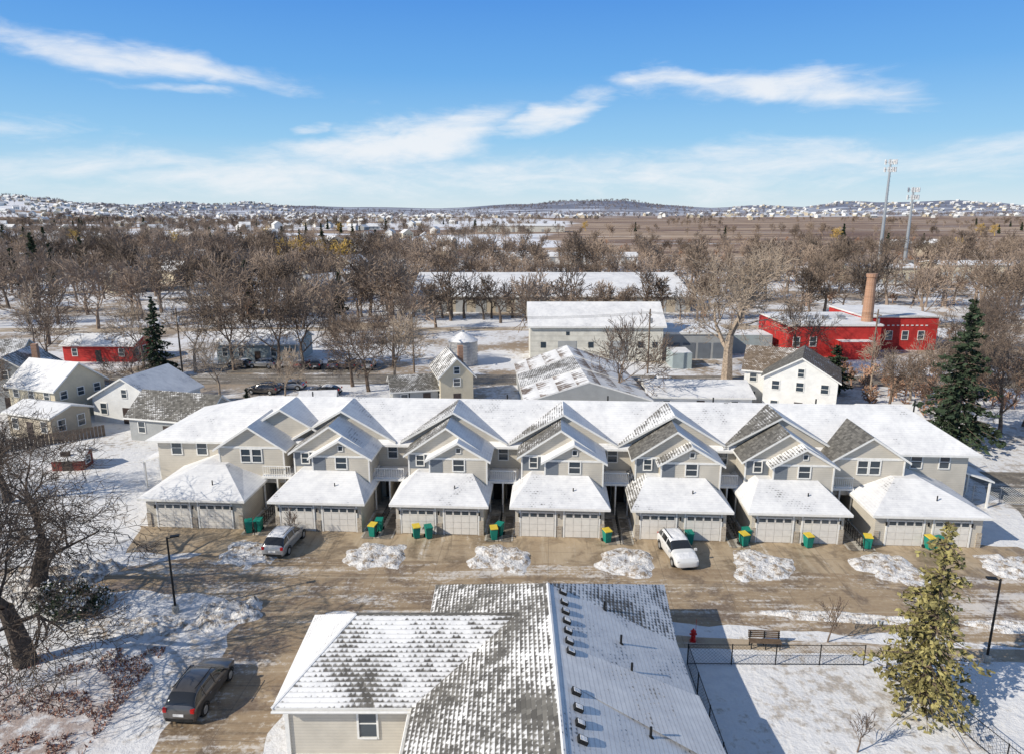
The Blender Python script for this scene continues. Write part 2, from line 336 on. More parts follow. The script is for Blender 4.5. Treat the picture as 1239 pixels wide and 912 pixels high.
def wavy(name,pts,z,mat,sub=1.2,amp=.25,seed=0):
    out=[]
    n=len(pts)
    for i in range(n):
        p=Vector(pts[i]+(0,));q=Vector(pts[(i+1)%n]+(0,)); k=max(1,int((q-p).length/sub)); nn=Vector((-(q-p).y,(q-p).x,0)).normalized()
        for j in range(k):
            a=p.lerp(q,j/k); a=a+nn*amp*2*noise.noise(Vector((a.x*.5,a.y*.5,seed+3.3))); out.append((a.x,a.y,z))
    mb=MB(); mb.poly(out,mat); return mb.build(name,uv=False)
wavy('road',[(-70,46.6),(-27,48.2),(-24,50.3),(45,46.3),(70,45),(70,36.6),(31,38.4),(9.6,40.9),(-12.3,41.8),(-12.3,24),(-18.0,24),(-17.7,41.2),(-19.8,43.6),(-26,44.6),(-70,42.6)],.004,'road_surface',.6,.35)
wavy('driveway',[(-31.5,55.2),(40,51.2),(41,46.2),(-30,50.2)],.008,'driveway_concrete',.6,.3)
wavy('street',[(-160,104.0),(-20,104.5),(60,102.5),(160,99),(160,106),(60,109.5),(-20,111.2),(-160,110.5)],.006,'street_asphalt',3,.3)
wavy('parking_lot',[(-52,111.8),(-22,112),(-20,119),(-52,119)],.009,'street_asphalt',2,.4)
wavy('side_parking_lot',[(44,54),(64,52),(68,66),(46,68)],.006,'street_asphalt',2,.4)
wavy('sidewalk',[(9.5,39.3),(50,36.3),(50,35.1),(9.5,38.1)],.006,'sidewalk_concrete',1,.1)
wavy('railway_bed',[(-220,150),(-20,152),(200,160),(200,166),(-20,157),(-220,155)],.006,'sidewalk_concrete',4,.5)
# ------------------------------------------------------------------ townhouse row
row=empty('townhouse_row',(3.86,52.94,0),rad(-3.2))
GX=[-30.4,-19.9,-9.8,0,9.7,18.9,29.0]
walls=MB();roofs=MB();wins=MB();doors=MB();porch=MB()
walls.box(-37.2,35.6,7.2,17.4,0,5.5,'siding_beige')
hip_roof(roofs,-38.0,36.4,6.6,18,5.35,8.5,9.2,5.0,yc=11.2)
for k,cx in enumerate(GX):
    first=k==0; last=k==6
    hw=3.6 if not(first or last) else 4.1
    walls.box(cx-hw,cx+hw,0,7.2,0,2.72,'siding_beige')
    top=4.2; tw=2.4 if not(first or last) else 1.1; yb=3.02 if not(first or last) else 3.9
    a,b_=cx-hw-.45,cx+hw+.45
    A=(a,-.5,2.72);B=(b_,-.5,2.72);C=(b_,7.3,2.72);D=(a,7.3,2.72);E=(cx-tw,yb,top);F=(cx+tw,yb,top);G=(cx+tw,7.3,top-.2);H=(cx-tw,7.3,top-.2)
    rm='roof_snow'
    roofs.poly([A,B,F,E],rm); roofs.poly([B,C,G,F],rm); roofs.poly([D,A,E,H],'roof_patch' if k in(4,) else rm); roofs.poly([E,F,G,H],rm)
    lo=[(p[0],p[1],2.52) for p in (A,B,C,D)]; up=[A,B,C,D]
    for i in range(4): roofs.poly([lo[i],lo[(i+1)%4],up[(i+1)%4],up[i]],'trim_white')
    roofs.poly(lo[::-1],'trim_white')
    for dxx in (-1.78,1.78):
        x0,x1=cx+dxx-1.36,cx+dxx+1.36
        doors.box(x0,x1,-.012,.02,0.02,2.2,'door_groove')
        for i in range(4):
            z0=.04+i*.54
            for j in range(4):
                xx=x0+.04+j*.665
                doors.box(xx,xx+.645,-.05,-.013,z0,z0+.52,'door_white')
                if i==3: doors.box(xx+.06,xx+.585,-.06,-.051,z0+.1,z0+.40,'window_glass')
        doors.box(x0-.14,x0-.003,-.07,.02,0,2.34,'trim_white'); doors.box(x1+.003,x1+.14,-.07,.02,0,2.34,'trim_white')
        doors.box(x0-.14,x1+.14,-.075,.02,2.343,2.5,'trim_white')
    for xx in (cx-hw,cx+hw-.33,cx-.16): doors.box(xx-.02,xx+.35,-.09,.03,0,1.25 if xx!=cx-.16 else 1.0,'stone')
    for xx in (cx-.12,cx-3.35,cx+3.2): doors.box(xx,xx+.12,-.16,-.09,1.75,2.05,'black_metal')
    lm=('roof_snow','roof_melt','roof_melt','roof_melt','roof_bare','roof_bare','roof_bare')[k]
    if first or last:
        gcx=cx+3.2 if first else cx-3.0
        g0,g1=gcx-2.9,gcx+2.9; gy=4.6; gh=5.6; gz=7.5
        walls.box(g0,g1,gy,7.19,2.3,gh,'siding_beige')
        gable_roof(roofs,g0,g1,gy,9.8,gh,gz,'y',.4,lm,'roof_snow',None,oy=.4,ends=(1,0))
        walls.poly([(g0,gy,gh),(g1,gy,gh),(gcx,gy,gz-.02)],'siding_beige')
        doors.box(g0,g1,gy-.05,gy+.01,gh-.12,gh+.08,'trim_white')
        window(wins,gcx-.5,4.25,.8,1.15,gy); window(wins,gcx+.5,4.25,.8,1.15,gy)
        for xx in (g0,g1): doors.box(xx-.06,xx+.06,gy-.04,gy+.06,2.4,gh-.13,'trim_white')
    else:
        g0,g1=cx-3.25,cx+3.4; gy=4.1; gh=5.6; gz=7.9-.05*(k%2); gc=(g0+g1)/2
        walls.box(g0,g1,gy,7.19,2.3,gh,'siding_beige')
        gable_roof(roofs,g0,g1,gy,9.8,gh,gz,'y',.42,lm,'roof_snow',None,oy=.4,ends=(1,0))
        walls.poly([(g0,gy,gh),(g1,gy,gh),(gc,gy,gz-.02)],'siding_beige')
        s0,s1=cx-1.25,cx+3.62; sy=3.0; sh=5.5; sz=6.95; sc=(s0+s1)/2
        walls.box(s0,s1,sy,4.09,2.3,sh,'siding_beige')
        gable_roof(roofs,s0,s1,sy,7.4,sh,sz,'y',.35,'roof_snow' if k not in(4,5) else 'roof_patch','roof_snow',None,oy=.38,ends=(1,0))
        walls.poly([(s0,sy,sh),(s1,sy,sh),(sc,sy,sz-.02)],'siding_beige')
        doors.box(s0,s1,sy-.05,sy+.01,sh-.12,sh+.06,'trim_white')
        doors.box(g0+.05,s0-.08,gy-.03,gy+.01,4.15,gh-.2,'siding_slate'); doors.box(g0+.05,s0-.08,gy-.05,gy+.01,gh-.19,gh-.02,'trim_white')
        window(wins,(g0+s0)/2,4.45,.6,.9,gy-.035); window(wins,sc+.05,4.4,.9,1.0,sy,rows=2); window(wins,sc+.05,6.0,.35,.4,sy,rows=1,fr=.06)
        doors.box(s0+.05,s0+1.1,sy-.03,sy+.01,4.22,sh-.13,'siding_slate')
        for xx,yy in ((g0,gy),(s0,sy),(s1,sy)): doors.box(xx-.06,xx+.06,yy-.045,yy+.06,2.4,gh-.25,'trim_white')
    if not last:
        bx=cx+.3 if not first else cx+5.2
        bw=4.85; bz=8.42-.03*(k%2)
        gable_roof(roofs,bx-bw,bx+bw,7.0,11.0,5.55,bz,'y',.0,('roof_snow','roof_snow','roof_patch','roof_patch','roof_patch','roof_melt','')[k],'roof_snow',None,oy=.35,ends=(1,0))
        walls.poly([(bx-bw+.05,7.1,5.45),(bx+bw-.05,7.1,5.45),(bx,7.1,bz-.05)],'siding_beige')
    rx=cx+4.75 if k<6 else cx+4.6
    window(wins,rx,3.95,.8,1.15,7.2)
    if first:
        for xx in(-35.4,-33.0): window(wins,xx,3.9,.9,1.2,7.2)
    if last: window(wins,cx+2.2,3.95,.9,1.2,7.2)
    if k<6:
        p0=cx+3.65; p1=GX[k+1]-3.65
        if k==0: p0=cx+4.15
        if k==5: p1=GX[k+1]-4.15
        porch.box(p0+.01,p1-.01,4.2,7.18,2.85,3.05,'trim_white','snow')
        porch.box(p0+.05,p1-.05,4.3,7.1,3.051,3.16,'snow')
        pm=(p0+p1)/2
        for xx in (p0+.08,p1-.2): porch.box(xx,xx+.12,4.22,4.34,0,2.85,'trim_white')
        porch.box(pm-.06,pm+.06,4.22,4.34,0,2.84,'trim_white'); porch.box(pm-.04,pm+.04,4.4,7.18,0,2.84,'siding_beige')
        porch.box(p0+.1,p1-.1,4.24,4.3,3.95,4.02,'trim_white')
        nb=12
        for i in range(nb+1):
            xx=p0+.12+(p1-p0-.28)*i/nb; porch.box(xx,xx+.03,4.25,4.29,3.05,3.95,'trim_white')
        for sx in(-1,1):
            xx=pm+sx*.62; porch.box(xx-.42,xx+.42,7.1,7.19,.1,2.2,'door_dark')
        porch.box(p0+.02,p1-.02,3.8,7.15,0,.14,'concrete_plain')
        porch.box(p0+.1,p1-.1,-1.0,3.79,.002,.03,'concrete_plain') 
        porch.box(p0+.25,pm-.3,-1.2,3.7,.031,.04,'street_asphalt'); porch.box(pm+.3,p1-.25,-1.2,3.7,.031,.04,'street_asphalt')
        for i in range(12):
            yy=-1.2+i*.43; porch.box(pm-.02,pm+.02,yy,yy+.04,.03,1.0,'black_metal')
        porch.box(pm-.02,pm+.02,-1.2,3.8,1.001,1.04,'black_metal'); porch.box(pm-.02,pm+.02,-1.2,3.8,.2,.23,'black_metal')
porch.slab([(-39.8,8.2,2.6),(-37.2,8.2,3.5),(-37.2,14,3.5),(-39.8,14,2.6)],.15,'roof_snow','trim_white')
for yy in(8.4,11,13.7): porch.box(-39.6,-39.45,yy,yy+.15,0,2.55,'trim_white')
porch.slab([(35.6,7.6,3.5),(38.4,7.6,2.6),(38.4,14,2.6),(35.6,14,3.5)],.15,'roof_snow','trim_white')
for yy in(7.8,11,13.7): porch.box(38.1,38.25,yy,yy+.15,0,2.55,'trim_white')
for xx in (-24,-14.5,-5,4.6,14.5,24,33): roofs.cyl((xx,12.2,7.6),(xx,12.2,8.7),.07,.07,6,'black_metal')
for cx in GX:
    roofs.cyl((cx+1.1,1.3,3.3),(cx+1.1,1.3,3.75),.05,.05,6,'black_metal')
walls.build('walls',row);roofs.build('roof',row);wins.build('windows',row);doors.build('garage_doors_and_trim',row);porch.build('entry_porches',row)
# ------------------------------------------------------------------ foreground building
fb=empty('foreground_house')
wl=MB();rf=MB();wn=MB();vt=MB()
wl.box(-10.9,-4.2,29.4,36.3,0,2.9,'siding_beige'); wl.box(-4.19,8.2,18,39.7,0,2.9,'siding_beige')
RX=1.94;RZ=6.4
A=(-4.75,16,3);B=(8.75,16,3);C=(9.0,34.1,3);C2=(9.6,40.2,3);D=(-4.8,40.2,3);T=(RX,34.4,RZ);S=(RX,16,RZ)
rf.poly([A,S,T,D],'roof_near_melt'); rf.poly([S,B,C,T],'roof_near_snow'); rf.poly([C,C2,T],'roof_near_mid'); rf.poly([C2,D,T],'roof_near_mid')
for p,q in((A,D),(B,C),(C,C2),(C2,D)): rf.poly([(p[0],p[1],2.78),(q[0],q[1],2.78),q,p],'trim_white')
def cap(p,q,mat='roof_bare',wd=.14):
    p=Vector(p);q=Vector(q); rf.cyl(p+Vector((0,0,-.05)),q+Vector((0,0,-.05)),wd,wd,6,mat)
cap((RX,16,RZ),(RX,34.4,RZ),'roof_snow',.1)
W0=(-11.4,28.9,3);W1=(-4.6,28.9,3);WR=(.28,32.85,5.55);WL=(-8.1,32.85,5.55);WD=(-11.5,36.8,3);WE=(-4.6,36.8,3)
rf.poly([W0,W1,WR,WL],'roof_near_mid'); rf.poly([WD,W0,WL],'roof_near_snow'); rf.poly([WE,WD,WL,WR],'roof_near_mid')
for p,q in((WD,W0),(W0,W1),(WE,WD)): rf.poly([(p[0],p[1],2.78),(q[0],q[1],2.78),q,p],'trim_white')
rf.poly([(-11.4,28.9,2.79),(-4.6,28.9,2.79),(-4.6,36.8,2.79),(-11.5,36.8,2.79)],'trim_white')
cap(W0,WL,'roof_snow',.09); cap(WL,WR,'roof_bare',.09)
rf.poly([(RX+.3,29.2,6.26),(9.05,29.6,3.12),(9.35,24.8,3.05),(RX+.3,26.5,6.25)],'roof_near_snow')
for p,q in (((-11.4,28.78,2.85),(-4.7,28.78,2.85)),((-4.87,24,2.85),(-4.87,28.6,2.85))): rf.cyl(p,q,.07,.07,6,'trim_white')
wn.box(-11.0,-10.8,29.3,29.45,0,2.8,'trim_white')
window(wn,-7.0,1.0,.85,1.5,29.4,fr=.1)
for i,yy in enumerate((34.0,33.0,32.15,31.3,30.45,29.6,28.8,26.0,25.0,24.1,23.2)):
    x=RX+.75; z=RZ-.75*.5
    vt.xf=Matrix.Translation((x,yy,z))@Matrix.Rotation(rad(26),4,'Y')
    vt.box(-.2,.2,-.17,.17,-.02,.17,'black_metal'); vt.box(-.15,.15,-.12,.12,.171,.19,'snow'); vt.xf=None
for x,yy in((5.0,34.2),(5.5,31.5),(5.7,29.4),(5.8,25.2)):
    z=RZ-(x-RX)*.5; vt.cyl((x,yy,z-.1),(x,yy,z+.55),.06,.06,8,'black_metal'); vt.cyl((x,yy,z),(x,yy,z+.1),.15,.08,8,'black_metal')
wl.build('walls',fb);rf.build('roof',fb);wn.build('windows',fb);vt.build('roof_vents',fb)
# ------------------------------------------------------------------ generic houses
def house(name,X,Y,rot,w,d,h,rise,wall='siding_white',roofm='roof_snow',axis='x',m2=None,chim=False,floors=2,side='trim_white',nwin=3,door=True,o=.4):
    e=empty(name,(X,Y,0),rad(rot)); a=MB();b=MB();c=MB()
    a.box(-w/2,w/2,-d/2,d/2,0,h,wall)
    gable_roof(b,-w/2,w/2,-d/2,d/2,h,h+rise,axis,o,roofm,m2,wall,wmb=a,side=side)
    fh=h/floors
    for bs,L in ((place(0,-d/2,0,0),w),(place(w/2,0,0,math.pi/2),d),(place(-w/2,0,0,-math.pi/2),d)):
        n=max(1,min(nwin,int(L/2.3)))
        for fl in range(floors):
            for i in range(n):
                x=-L/2+L*(i+.5)/n
                if door and fl==0 and i==n//2 and bs[0][0]>.9:
                    c.xf=bs; c.box(x-.5,x+.5,-.04,.02,0,2.05,'door_dark'); c.xf=None; continue
                window(c,x,fl*fh+fh*.35,.85,fh*.42,0,base=bs)
    if axis=='y' and rise>1.6: window(c,0,h+.15,.7,min(1.0,rise*.4),0,base=place(0,-d/2,0,0))
    if chim: b.box(w*.2,w*.2+.7,-.3,.4,h,h+rise+.9,'brick')
    a.build('walls',e);b.build('roof',e);c.build('windows',e); return e
house('grey_house',-66.5,93,10,9,8,4.4,3,'siding_grey','roof_patch','y',chim=True)
house('cream_house',-58.5,88,-20,8,7,4.6,2.6,'siding_cream','roof_snow','x',floors=2)
house('tan_house',-55,80.5,-20,7,5,3.0,.8,'siding_tan','roof_snow','x',floors=1)
house('cream_house',-74,99,5,9,8,5,2.8,'siding_cream','roof_patch','x')
house('white_cottage',-47,88,-12,9.5,8,3.2,2.6,'siding_white','roof_snow','y',floors=1)
house('grey_cottage',-38.5,79.5,-14,10,6,3.0,2.2,'siding_grey','roof_melt','x',m2='roof_snow',floors=1)
house('red_shed',-72,124,-2,12.5,7,3.0,1.3,'siding_red','roof_snow','x',floors=1)
house('garden_shed',-45.5,69,5,3.0,2.2,1.5,.6,'siding_maroon','roof_snow','x',floors=1,nwin=1)
house('low_workshop',-44,124,0,14,9,3.4,1.6,'siding_blue','roof_snow','x',floors=1,nwin=5)
house('yellow_cottage',-8.3,95,14,4.4,8,4.6,2.2,'siding_cream','roof_patch','y',chim=True)
house('grey_shed',-13.6,94,14,6,6,2.6,1.3,'siding_grey','roof_melt','x',floors=1)
house('white_house',38.2,90.5,-24,8.7,8.5,5.2,2.6,'siding_white','roof_bare','y','roof_brown',chim=False,nwin=3)
house('white_house_wing',36.4,95.5,-24,7,8,5.0,2.4,'siding_white','roof_brown','x')
house('low_white_shed',24.5,92,-3,13,9,2.6,1.1,'siding_white','roof_snow','x',floors=1)
house('grey_cottage',44,80,-3,6,5,2.6,1.0,'siding_slate','roof_snow','x',floors=1)
house('white_cottage',-82,88,12,8,7,3.6,2.4,'siding_white','roof_snow','x',floors=1)
house('garden_shed',-25,88,8,4,3,2.2,1.0,'siding_grey','roof_snow','x',floors=1,nwin=1)
e=empty('white_barn'); a=MB();b=MB()
a.box(3.2,26.3,121,133,0,6.4,'metal_white'); gable_roof(b,3.2,26.3,121,133,6.4,9.6,'x',.5,'roof_snow',None,'metal_white',wmb=a,t=.3)
for x in (8,17): a.box(x,x+3.2,120.93,121,0,3.6,'siding_grey')
for x in(5,13.3,22,24.5): a.box(x,x+.9,120.95,121,2.4,3.4,'window_glass')
a.box(9.4,10.0,120.96,121,4.6,5.2,'window_glass')
a.build('walls',e); b.build('roof',e)
e=empty('flat_warehouse'); a=MB()
a.box(26.8,38.5,123,134,0,4.4,'siding_grey'); a.box(26.6,38.7,122.8,134.2,4.401,4.8,'trim_white','roof_snow')
for i in range(4): a.box(27.6+i*2.7,29.8+i*2.7,122.93,123,0,2.9,'siding_slate')
a.box(26.8,30,115,120,0,2.7,'siding_blue','roof_snow'); a.box(40,48,128,134,0,3.4,'siding_blue','roof_snow'); a.build('walls',e)
e=empty('grain_silo',(-8.4,119,0)); a=MB(); n=28
a.cyl((0,0,0),(0,0,4.1),2.45,2.45,n,'galvanised'); 
for i in range(7): a.cyl((0,0,.5+i*.55),(0,0,.56+i*.55),2.5,2.5,n,'grey_metal')
a.cyl((0,0,4.1),(0,0,5.5),2.6,.35,n,'snow'); a.cyl((0,0,5.5),(0,0,5.8),.35,.3,12,'grey_metal')
for i in range(8): a.box(2.5,2.55,-.25,.25,.4+i*.45,.44+i*.45,'grey_metal')
a.build('silo_body',e)
e=empty('old_warehouse',(9,95.5,0),rad(3)); a=MB();b=MB()
a.box(-7.8,7.8,-11,11,0,2.8,'siding_grey')
for i in range(3):
    gable_roof(b,-7.8,7.8,-11+i*7.4,-11+(i+1)*7.4,2.8,5.2+.15*i,'y',.3,'roof_rust' if i!=1 else 'roof_patch','roof_rust','siding_grey',wmb=a,oy=.03)
for x in(-5,0,4): window(a,x,1,.9,1.2,-11)
a.build('walls',e);b.build('roof',e)
e=empty('red_factory'); a=MB()
a.box(49.5,66,124.5,140,0,5.6,'siding_red'); a.box(49.3,66.2,124.3,140.2,5.601,5.95,'trim_white','roof_snow')
a.box(66.01,80,131,146,0,6.2,'siding_red'); a.box(65.9,80.2,130.8,146.2,6.201,6.5,'trim_white','roof_snow')
a.box(58,64,122,124.49,0,3.2,'siding_red','roof_snow')
for x in(51,54,68,71,74,77):
    yy=124.5 if x<60 else 131; window(a,x,2,1.1,1.6,yy)
for i in range(10):
    x=69.5+i*.9; a.box(x,x+.45,130.9,130.96,4.6,4.8,'trim_white')
for i in range(4): a.box(52+i*3,53+i*3,130,131,5.951,6.6,'grey_metal')
a.build('walls',e)
e=empty('brick_chimney',(65,128,0)); a=MB(); a.cyl((0,0,0),(0,0,14),1.15,.8,14,'brick'); a.cyl((0,0,14),(0,0,14.6),.95,.98,14,'brick'); a.build('chimney_shaft',e)
def ware(name,x0,x1,y0,y1,h,r,wall,nb=8):
    e=empty(name); a=MB();b=MB(); a.box(x0,x1,y0,y1,0,h,wall)
    gable_roof(b,x0,x1,y0,y1,h,h+r,'x',.5,'roof_snow',None,wall,wmb=a,t=.3)
    for i in range(nb):
        x=x0+(x1-x0)*(i+.5)/nb; a.box(x-1.4,x+1.4,y0-.06,y0,0,min(3.2,h*.8),'siding_grey')
    a.build('walls',e);b.build('roof',e)
ware('warehouse',-26,46,181,226,4.2,4.0,'siding_tan',14)
ware('warehouse',-60,-32,250,275,4,2,'siding_tan',4)
ware('warehouse',122,146,255,268,5.5,1.0,'siding_cream',6)
ware('warehouse',158,184,262,276,6,1.0,'siding_cream',6)
ware('warehouse',-10,60,340,352,4,1.5,'siding_white',6)
ware('warehouse',-40,60,820,850,7,2,'metal_white',6)
def tower(name,x,y,h):
    e=empty(name,(x,y,0)); a=MB(); a.cyl((0,0,0),(0,0,h),.9,.4,12,'grey_metal')
    for zz in (h-1.2,h-4.5):
        for i in range(3):
            an=i*2.094+.4; c,s=math.cos(an),math.sin(an)
            a.cyl((0,0,zz),(c*1.9,s*1.9,zz),.09,.09,5,'grey_metal')
            px,py=-s,c
            a.cyl((c*1.9-px*1.6,s*1.9-py*1.6,zz),(c*1.9+px*1.6,s*1.9+py*1.6,zz),.09,.09,5,'grey_metal')
            for j in(-1.5,-.5,.5,1.5):
                a.xf=Matrix.Translation((c*2.0+px*j,s*2.0+py*j,zz))@Matrix.Rotation(an,4,'Z'); a.box(-.12,.2,-.2,.2,-1.0,1.1,'white_box'); a.xf=None
    for i in range(int(h/2)): a.box(.5,.9,-.05,.05,i*2,i*2+.08,'grey_metal')
    a.box(-3,3,-3,0,0,2.6,'concrete_plain'); a.build('tower_mast',e)
tower('cell_tower',170,330,47.5); tower('cell_tower',184,334,35.5)
# ------------------------------------------------------------------ trees
class TB:
    def __init__(s,seed): s.v=[];s.f=[];s.r=random.Random(seed)
    def tube(s,p,q,r0,r1,n):
        d=(q-p); 
        if d.length<1e-6: return
        d=d.normalized(); a=d.orthogonal().normalized(); b=d.cross(a); k=len(s.v)
        for c,r in((p,r0),(q,r1)):
            for i in range(n):
                t=2*math.pi*i/n; w=c+(a*math.cos(t)+b*math.sin(t))*r; s.v.append((w.x,w.y,w.z))
        for i in range(n):
            j=(i+1)%n; s.f.append((k+i,k+j,k+n+j,k+n+i))
    def rv(s): r=s.r; return Vector((r.uniform(-1,1),r.uniform(-1,1),r.uniform(-1,1)))
    def grow(s,p,d,L,r,lev,mx,spread,up,minr):
        R_=s.r; ns=3 if lev<3 else 2; n=6 if lev==0 else (4 if lev<3 else 3)
        for i in range(ns):
            d=(d+s.rv()*(.12+.05*lev)+Vector((0,0,up*.12))).normalized(); q=p+d*(L/ns)
            r2=r*(.84 if lev<mx else .6); s.tube(p,q,r,max(r2,minr*.7),n); p=q; r=max(r2,minr)
            if lev<mx and (i>0 or lev>0) and R_.random()<.85:
                a=s.rv(); a=(a-d*a.dot(d)).normalized()
                dd=(d*.55+a*spread*R_.uniform(.7,1.2)).normalized()
                s.grow(q.copy(),dd,L*R_.uniform(.55,.8),r*.55,lev+1,mx,spread,up,minr)
        if lev<mx:
            for _ in range(2):
                a=s.rv(); a=(a-d*a.dot(d)).normalized()
                dd=(d+a*spread*R_.uniform(.35,.75)).normalized()
                s.grow(p.copy(),dd,L*R_.uniform(.65,.85),r*.72,lev+1,mx,spread,up,minr)
    def mesh(s,name,mats,mi=None):
        me=bpy.data.meshes.new(name); me.from_pydata(s.v,[],s.f)
        for mt in mats: me.materials.append(M[mt])
        if mi: me.polygons.foreach_set('material_index',mi)
        me.update(); return me
def bare(name,seed,H,mx,spread=.8,up=.5,rb=None,minr=.02,mat='bark',trunkfrac=.24):
    t=TB(seed); t.grow(Vector((0,0,-.1)),Vector((0,0,1)),H*trunkfrac,rb or H*.022,0,mx,spread,up,minr)
    zs=max(v[2] for v in t.v); k=H/zs; t.v=[(a*k,b*k,c*k) for a,b,c in t.v]
    return t.mesh(name,[mat])
def conifer(name,seed,H,W,nmat='needles',dens=1.0,droop=.25,leaf=.22,low=.1):
    t=TB(seed); mi=[]; R_=t.r
    t.tube(Vector((0,0,0)),Vector((0,0,H)),H*.018,.02,6); mi+= [0]*6
    z=H*low
    while z<H*.985:
        fr=(z/H-low)/(1-low); rr=W*(1-fr)**.8*(.75+.25*math.sin(z*3))+.15
        nb=int((5+3*(1-fr))*dens)+1
        for i in range(nb):
            an=R_.uniform(0,6.283); L=rr*R_.uniform(.45,1.2); d=Vector((math.cos(an),math.sin(an),-droop+fr*.5)); 
            p=Vector((0,0,z)); q=p+d*L; t.tube(p,q,.04,.01,3); mi+=[0]*3
            side=Vector((-d.y,d.x,0)).normalized()
            m=max(4,int(L*13*dens))
            for j in range(m):
                f=R_.uniform(.2,1.05); c=p+d*L*f+Vector((0,0,-.12*f*L*f))
                sp_=side*R_.choice((-1,1))*R_.uniform(.1,1)*(1.05-f*.8)*L*.32
                c2=c+sp_+Vector((0,0,R_.uniform(-.25,.05)))
                wv=(d*.6+t.rv()*.7).normalized()*leaf*R_.uniform(.6,1.3); uv_=(side*.6+t.rv()*.8).normalized()*leaf*R_.uniform(.4,.9)
                k=len(t.v)
                for w_ in (c2-wv-uv_*.3,c2+wv*.3-uv_,c2+wv+uv_*.4,c2-wv*.2+uv_): t.v.append(tuple(w_))
                t.f.append((k,k+1,k+2,k+3)); mi.append(1)
        z+=H*.03*R_.uniform(.7,1.2)
    return t.mesh(name,['bark',nmat],mi)
def obj(name,me,loc,rot=0,sc=1):
    o=bpy.data.objects.new(name,me); o.location=loc; o.rotation_euler=(0,0,rot)
    o.scale=(sc,sc,sc) if not isinstance(sc,tuple) else sc; scene.collection.objects.link(o); return o
T_big=bare('bare_tree_mesh_big',11,22,6,.75,.55,.75,.026,'bark_light')
T_near=bare('bare_tree_mesh_near',23,13,6,1.0,.15,.42,.014,'bark_dark')
T_near2=bare('bare_tree_mesh_near2',24,12,6,1.0,.1,.40,.013,'bark_dark')
T_mid=[bare('bare_tree_mesh_%d'%i,30+i,13,5,.72,.6,.24,.026,'bark') for i in range(3)]
T_lite=[bare('bare_tree_mesh_l%d'%i,50+i,12,5,.7,.6,.2,.026,'bark_light') for i in range(2)]
obj('bare_tree',T_big,(33.5,107,0),.5,1.0)
obj('bare_tree',T_near,(-28.6,36.5,0),2.0,(1.2,1.2,1.0))
obj('bare_tree',T_near2,(-33,44.5,0),.6,(1.4,1.4,1.05))
obj('bare_tree',T_near2,(-46,60,0),4.0,.9)
for X,Y,h in ((14.3,90,13.5),(-52,113,16),(-46,114,15),(-38,112,16),(-34.5,114,14),(-21,100,13),(-17.5,101.5,13),(-24,103,12),(-62,116,13),(-84,122,14),(-20,116,13),
    (52,99,10),(55.5,95,11),(50,90,9),(58,80,12),(63,83,13),(61,90,12),(66,95,12),(48,118,12),(44,140,14),(88,128,13),(84,118,13),(-80,104,12),(-88,108,11),(71,104,13),(58,71,10),(55,84,11),(66,76,12),(75,110,13),(95,120,13),(-52.5,95,9),(-66,84,10),(-42,98,10),(-78,116,12),(-31,93,9)):
    T=R.choice(T_mid+T_lite); obj('bare_tree',T,(X,Y,0),R.uniform(0,6),h/13)
C1=conifer('spruce_mesh_a',5,15,3.8,'needles',.95,.3,.27); C2=conifer('spruce_mesh_b',6,10.6,3.5,'needles_gold',1.0,.22,.17,.08); C3=conifer('spruce_mesh_c',8,12,2.8,'needles',1.0,.25,.26)
obj('spruce_tree',C1,(50.0,76,0),0,(1.3,1.3,1.12)); obj('spruce_tree',C1,(-56.5,110,0),1,(.85,.85,.86)); obj('spruce_tree',C2,(22.2,33.0,0),0,1)
obj('spruce_tree',C3,(46.5,99,0),2,(1.1,1.1,.6)); obj('spruce_tree',C3,(-176,262,0),2,1.5); obj('spruce_tree',C3,(-165,255,0),1,1.2); obj('spruce_tree',C3,(-172,285,0),1,1.3)
obj('spruce_tree',C3,(-33.5,86,0),1,.35); obj('spruce_tree',C1,(30.3,33.6,0),1,.16)
obj('sapling',bare('sapling_mesh',77,3.2,3,.45,.9,.04,.012),(19.5,38.6,0),0,1)
obj('sapling',bare('sapling_mesh2',78,3.0,3,.45,.9,.04,.012),(-17.6,52.0,0),0,1)
obj('sapling',bpy.data.meshes['sapling_mesh2'],(17.0,29.5,0),1,.8)
def scatter(name,meshes,pts):
    groups=[[] for _ in meshes]
    for p in pts: groups[R.randrange(len(meshes))].append(p)
    root=empty(name)
    for g,me in zip(groups,meshes):
        if not g: continue
        v=[];f=[]
        for (x,y,z,s) in g:
            a=R.uniform(0,6.283); k=len(v)
            for i in range(4):
                t=a+i*math.pi/2; v.append((x+s*.7071*math.cos(t),y+s*.7071*math.sin(t),z))
            f.append((k,k+1,k+2,k+3))
        pm=bpy.data.meshes.new(name+'_points'); pm.from_pydata(v,[],f)
        po=bpy.data.objects.new(name+'_instancer',pm); scene.collection.objects.link(po); po.parent=root
        po.instance_type='FACES'; po.use_instance_faces_scale=True; po.show_instancer_for_render=False; po.show_instancer_for_viewport=False
        c=bpy.data.objects.new(name+'_source',me); scene.collection.objects.link(c); c.parent=po
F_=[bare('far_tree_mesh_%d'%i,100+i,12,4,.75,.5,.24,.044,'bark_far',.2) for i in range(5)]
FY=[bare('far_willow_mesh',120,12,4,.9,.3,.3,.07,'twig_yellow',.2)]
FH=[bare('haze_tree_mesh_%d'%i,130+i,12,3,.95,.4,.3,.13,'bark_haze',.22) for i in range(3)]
FB=[bare('brush_mesh_%d'%i,140+i,3.5,3,1.1,.5,.07,.04,'brush_brown',.15) for i in range(2)]
FC=[conifer('far_spruce_mesh',150,12,2.6,'needles',.6,.25,.55)]
blocks=[(-28,50,176,240),(-62,-30,246,280),(118,190,248,280),(-12,62,335,356),(1,40,112,136),(47,84,110,150),(-80,-34,118,132),(164,190,322,338),(-45,65,800,855)]
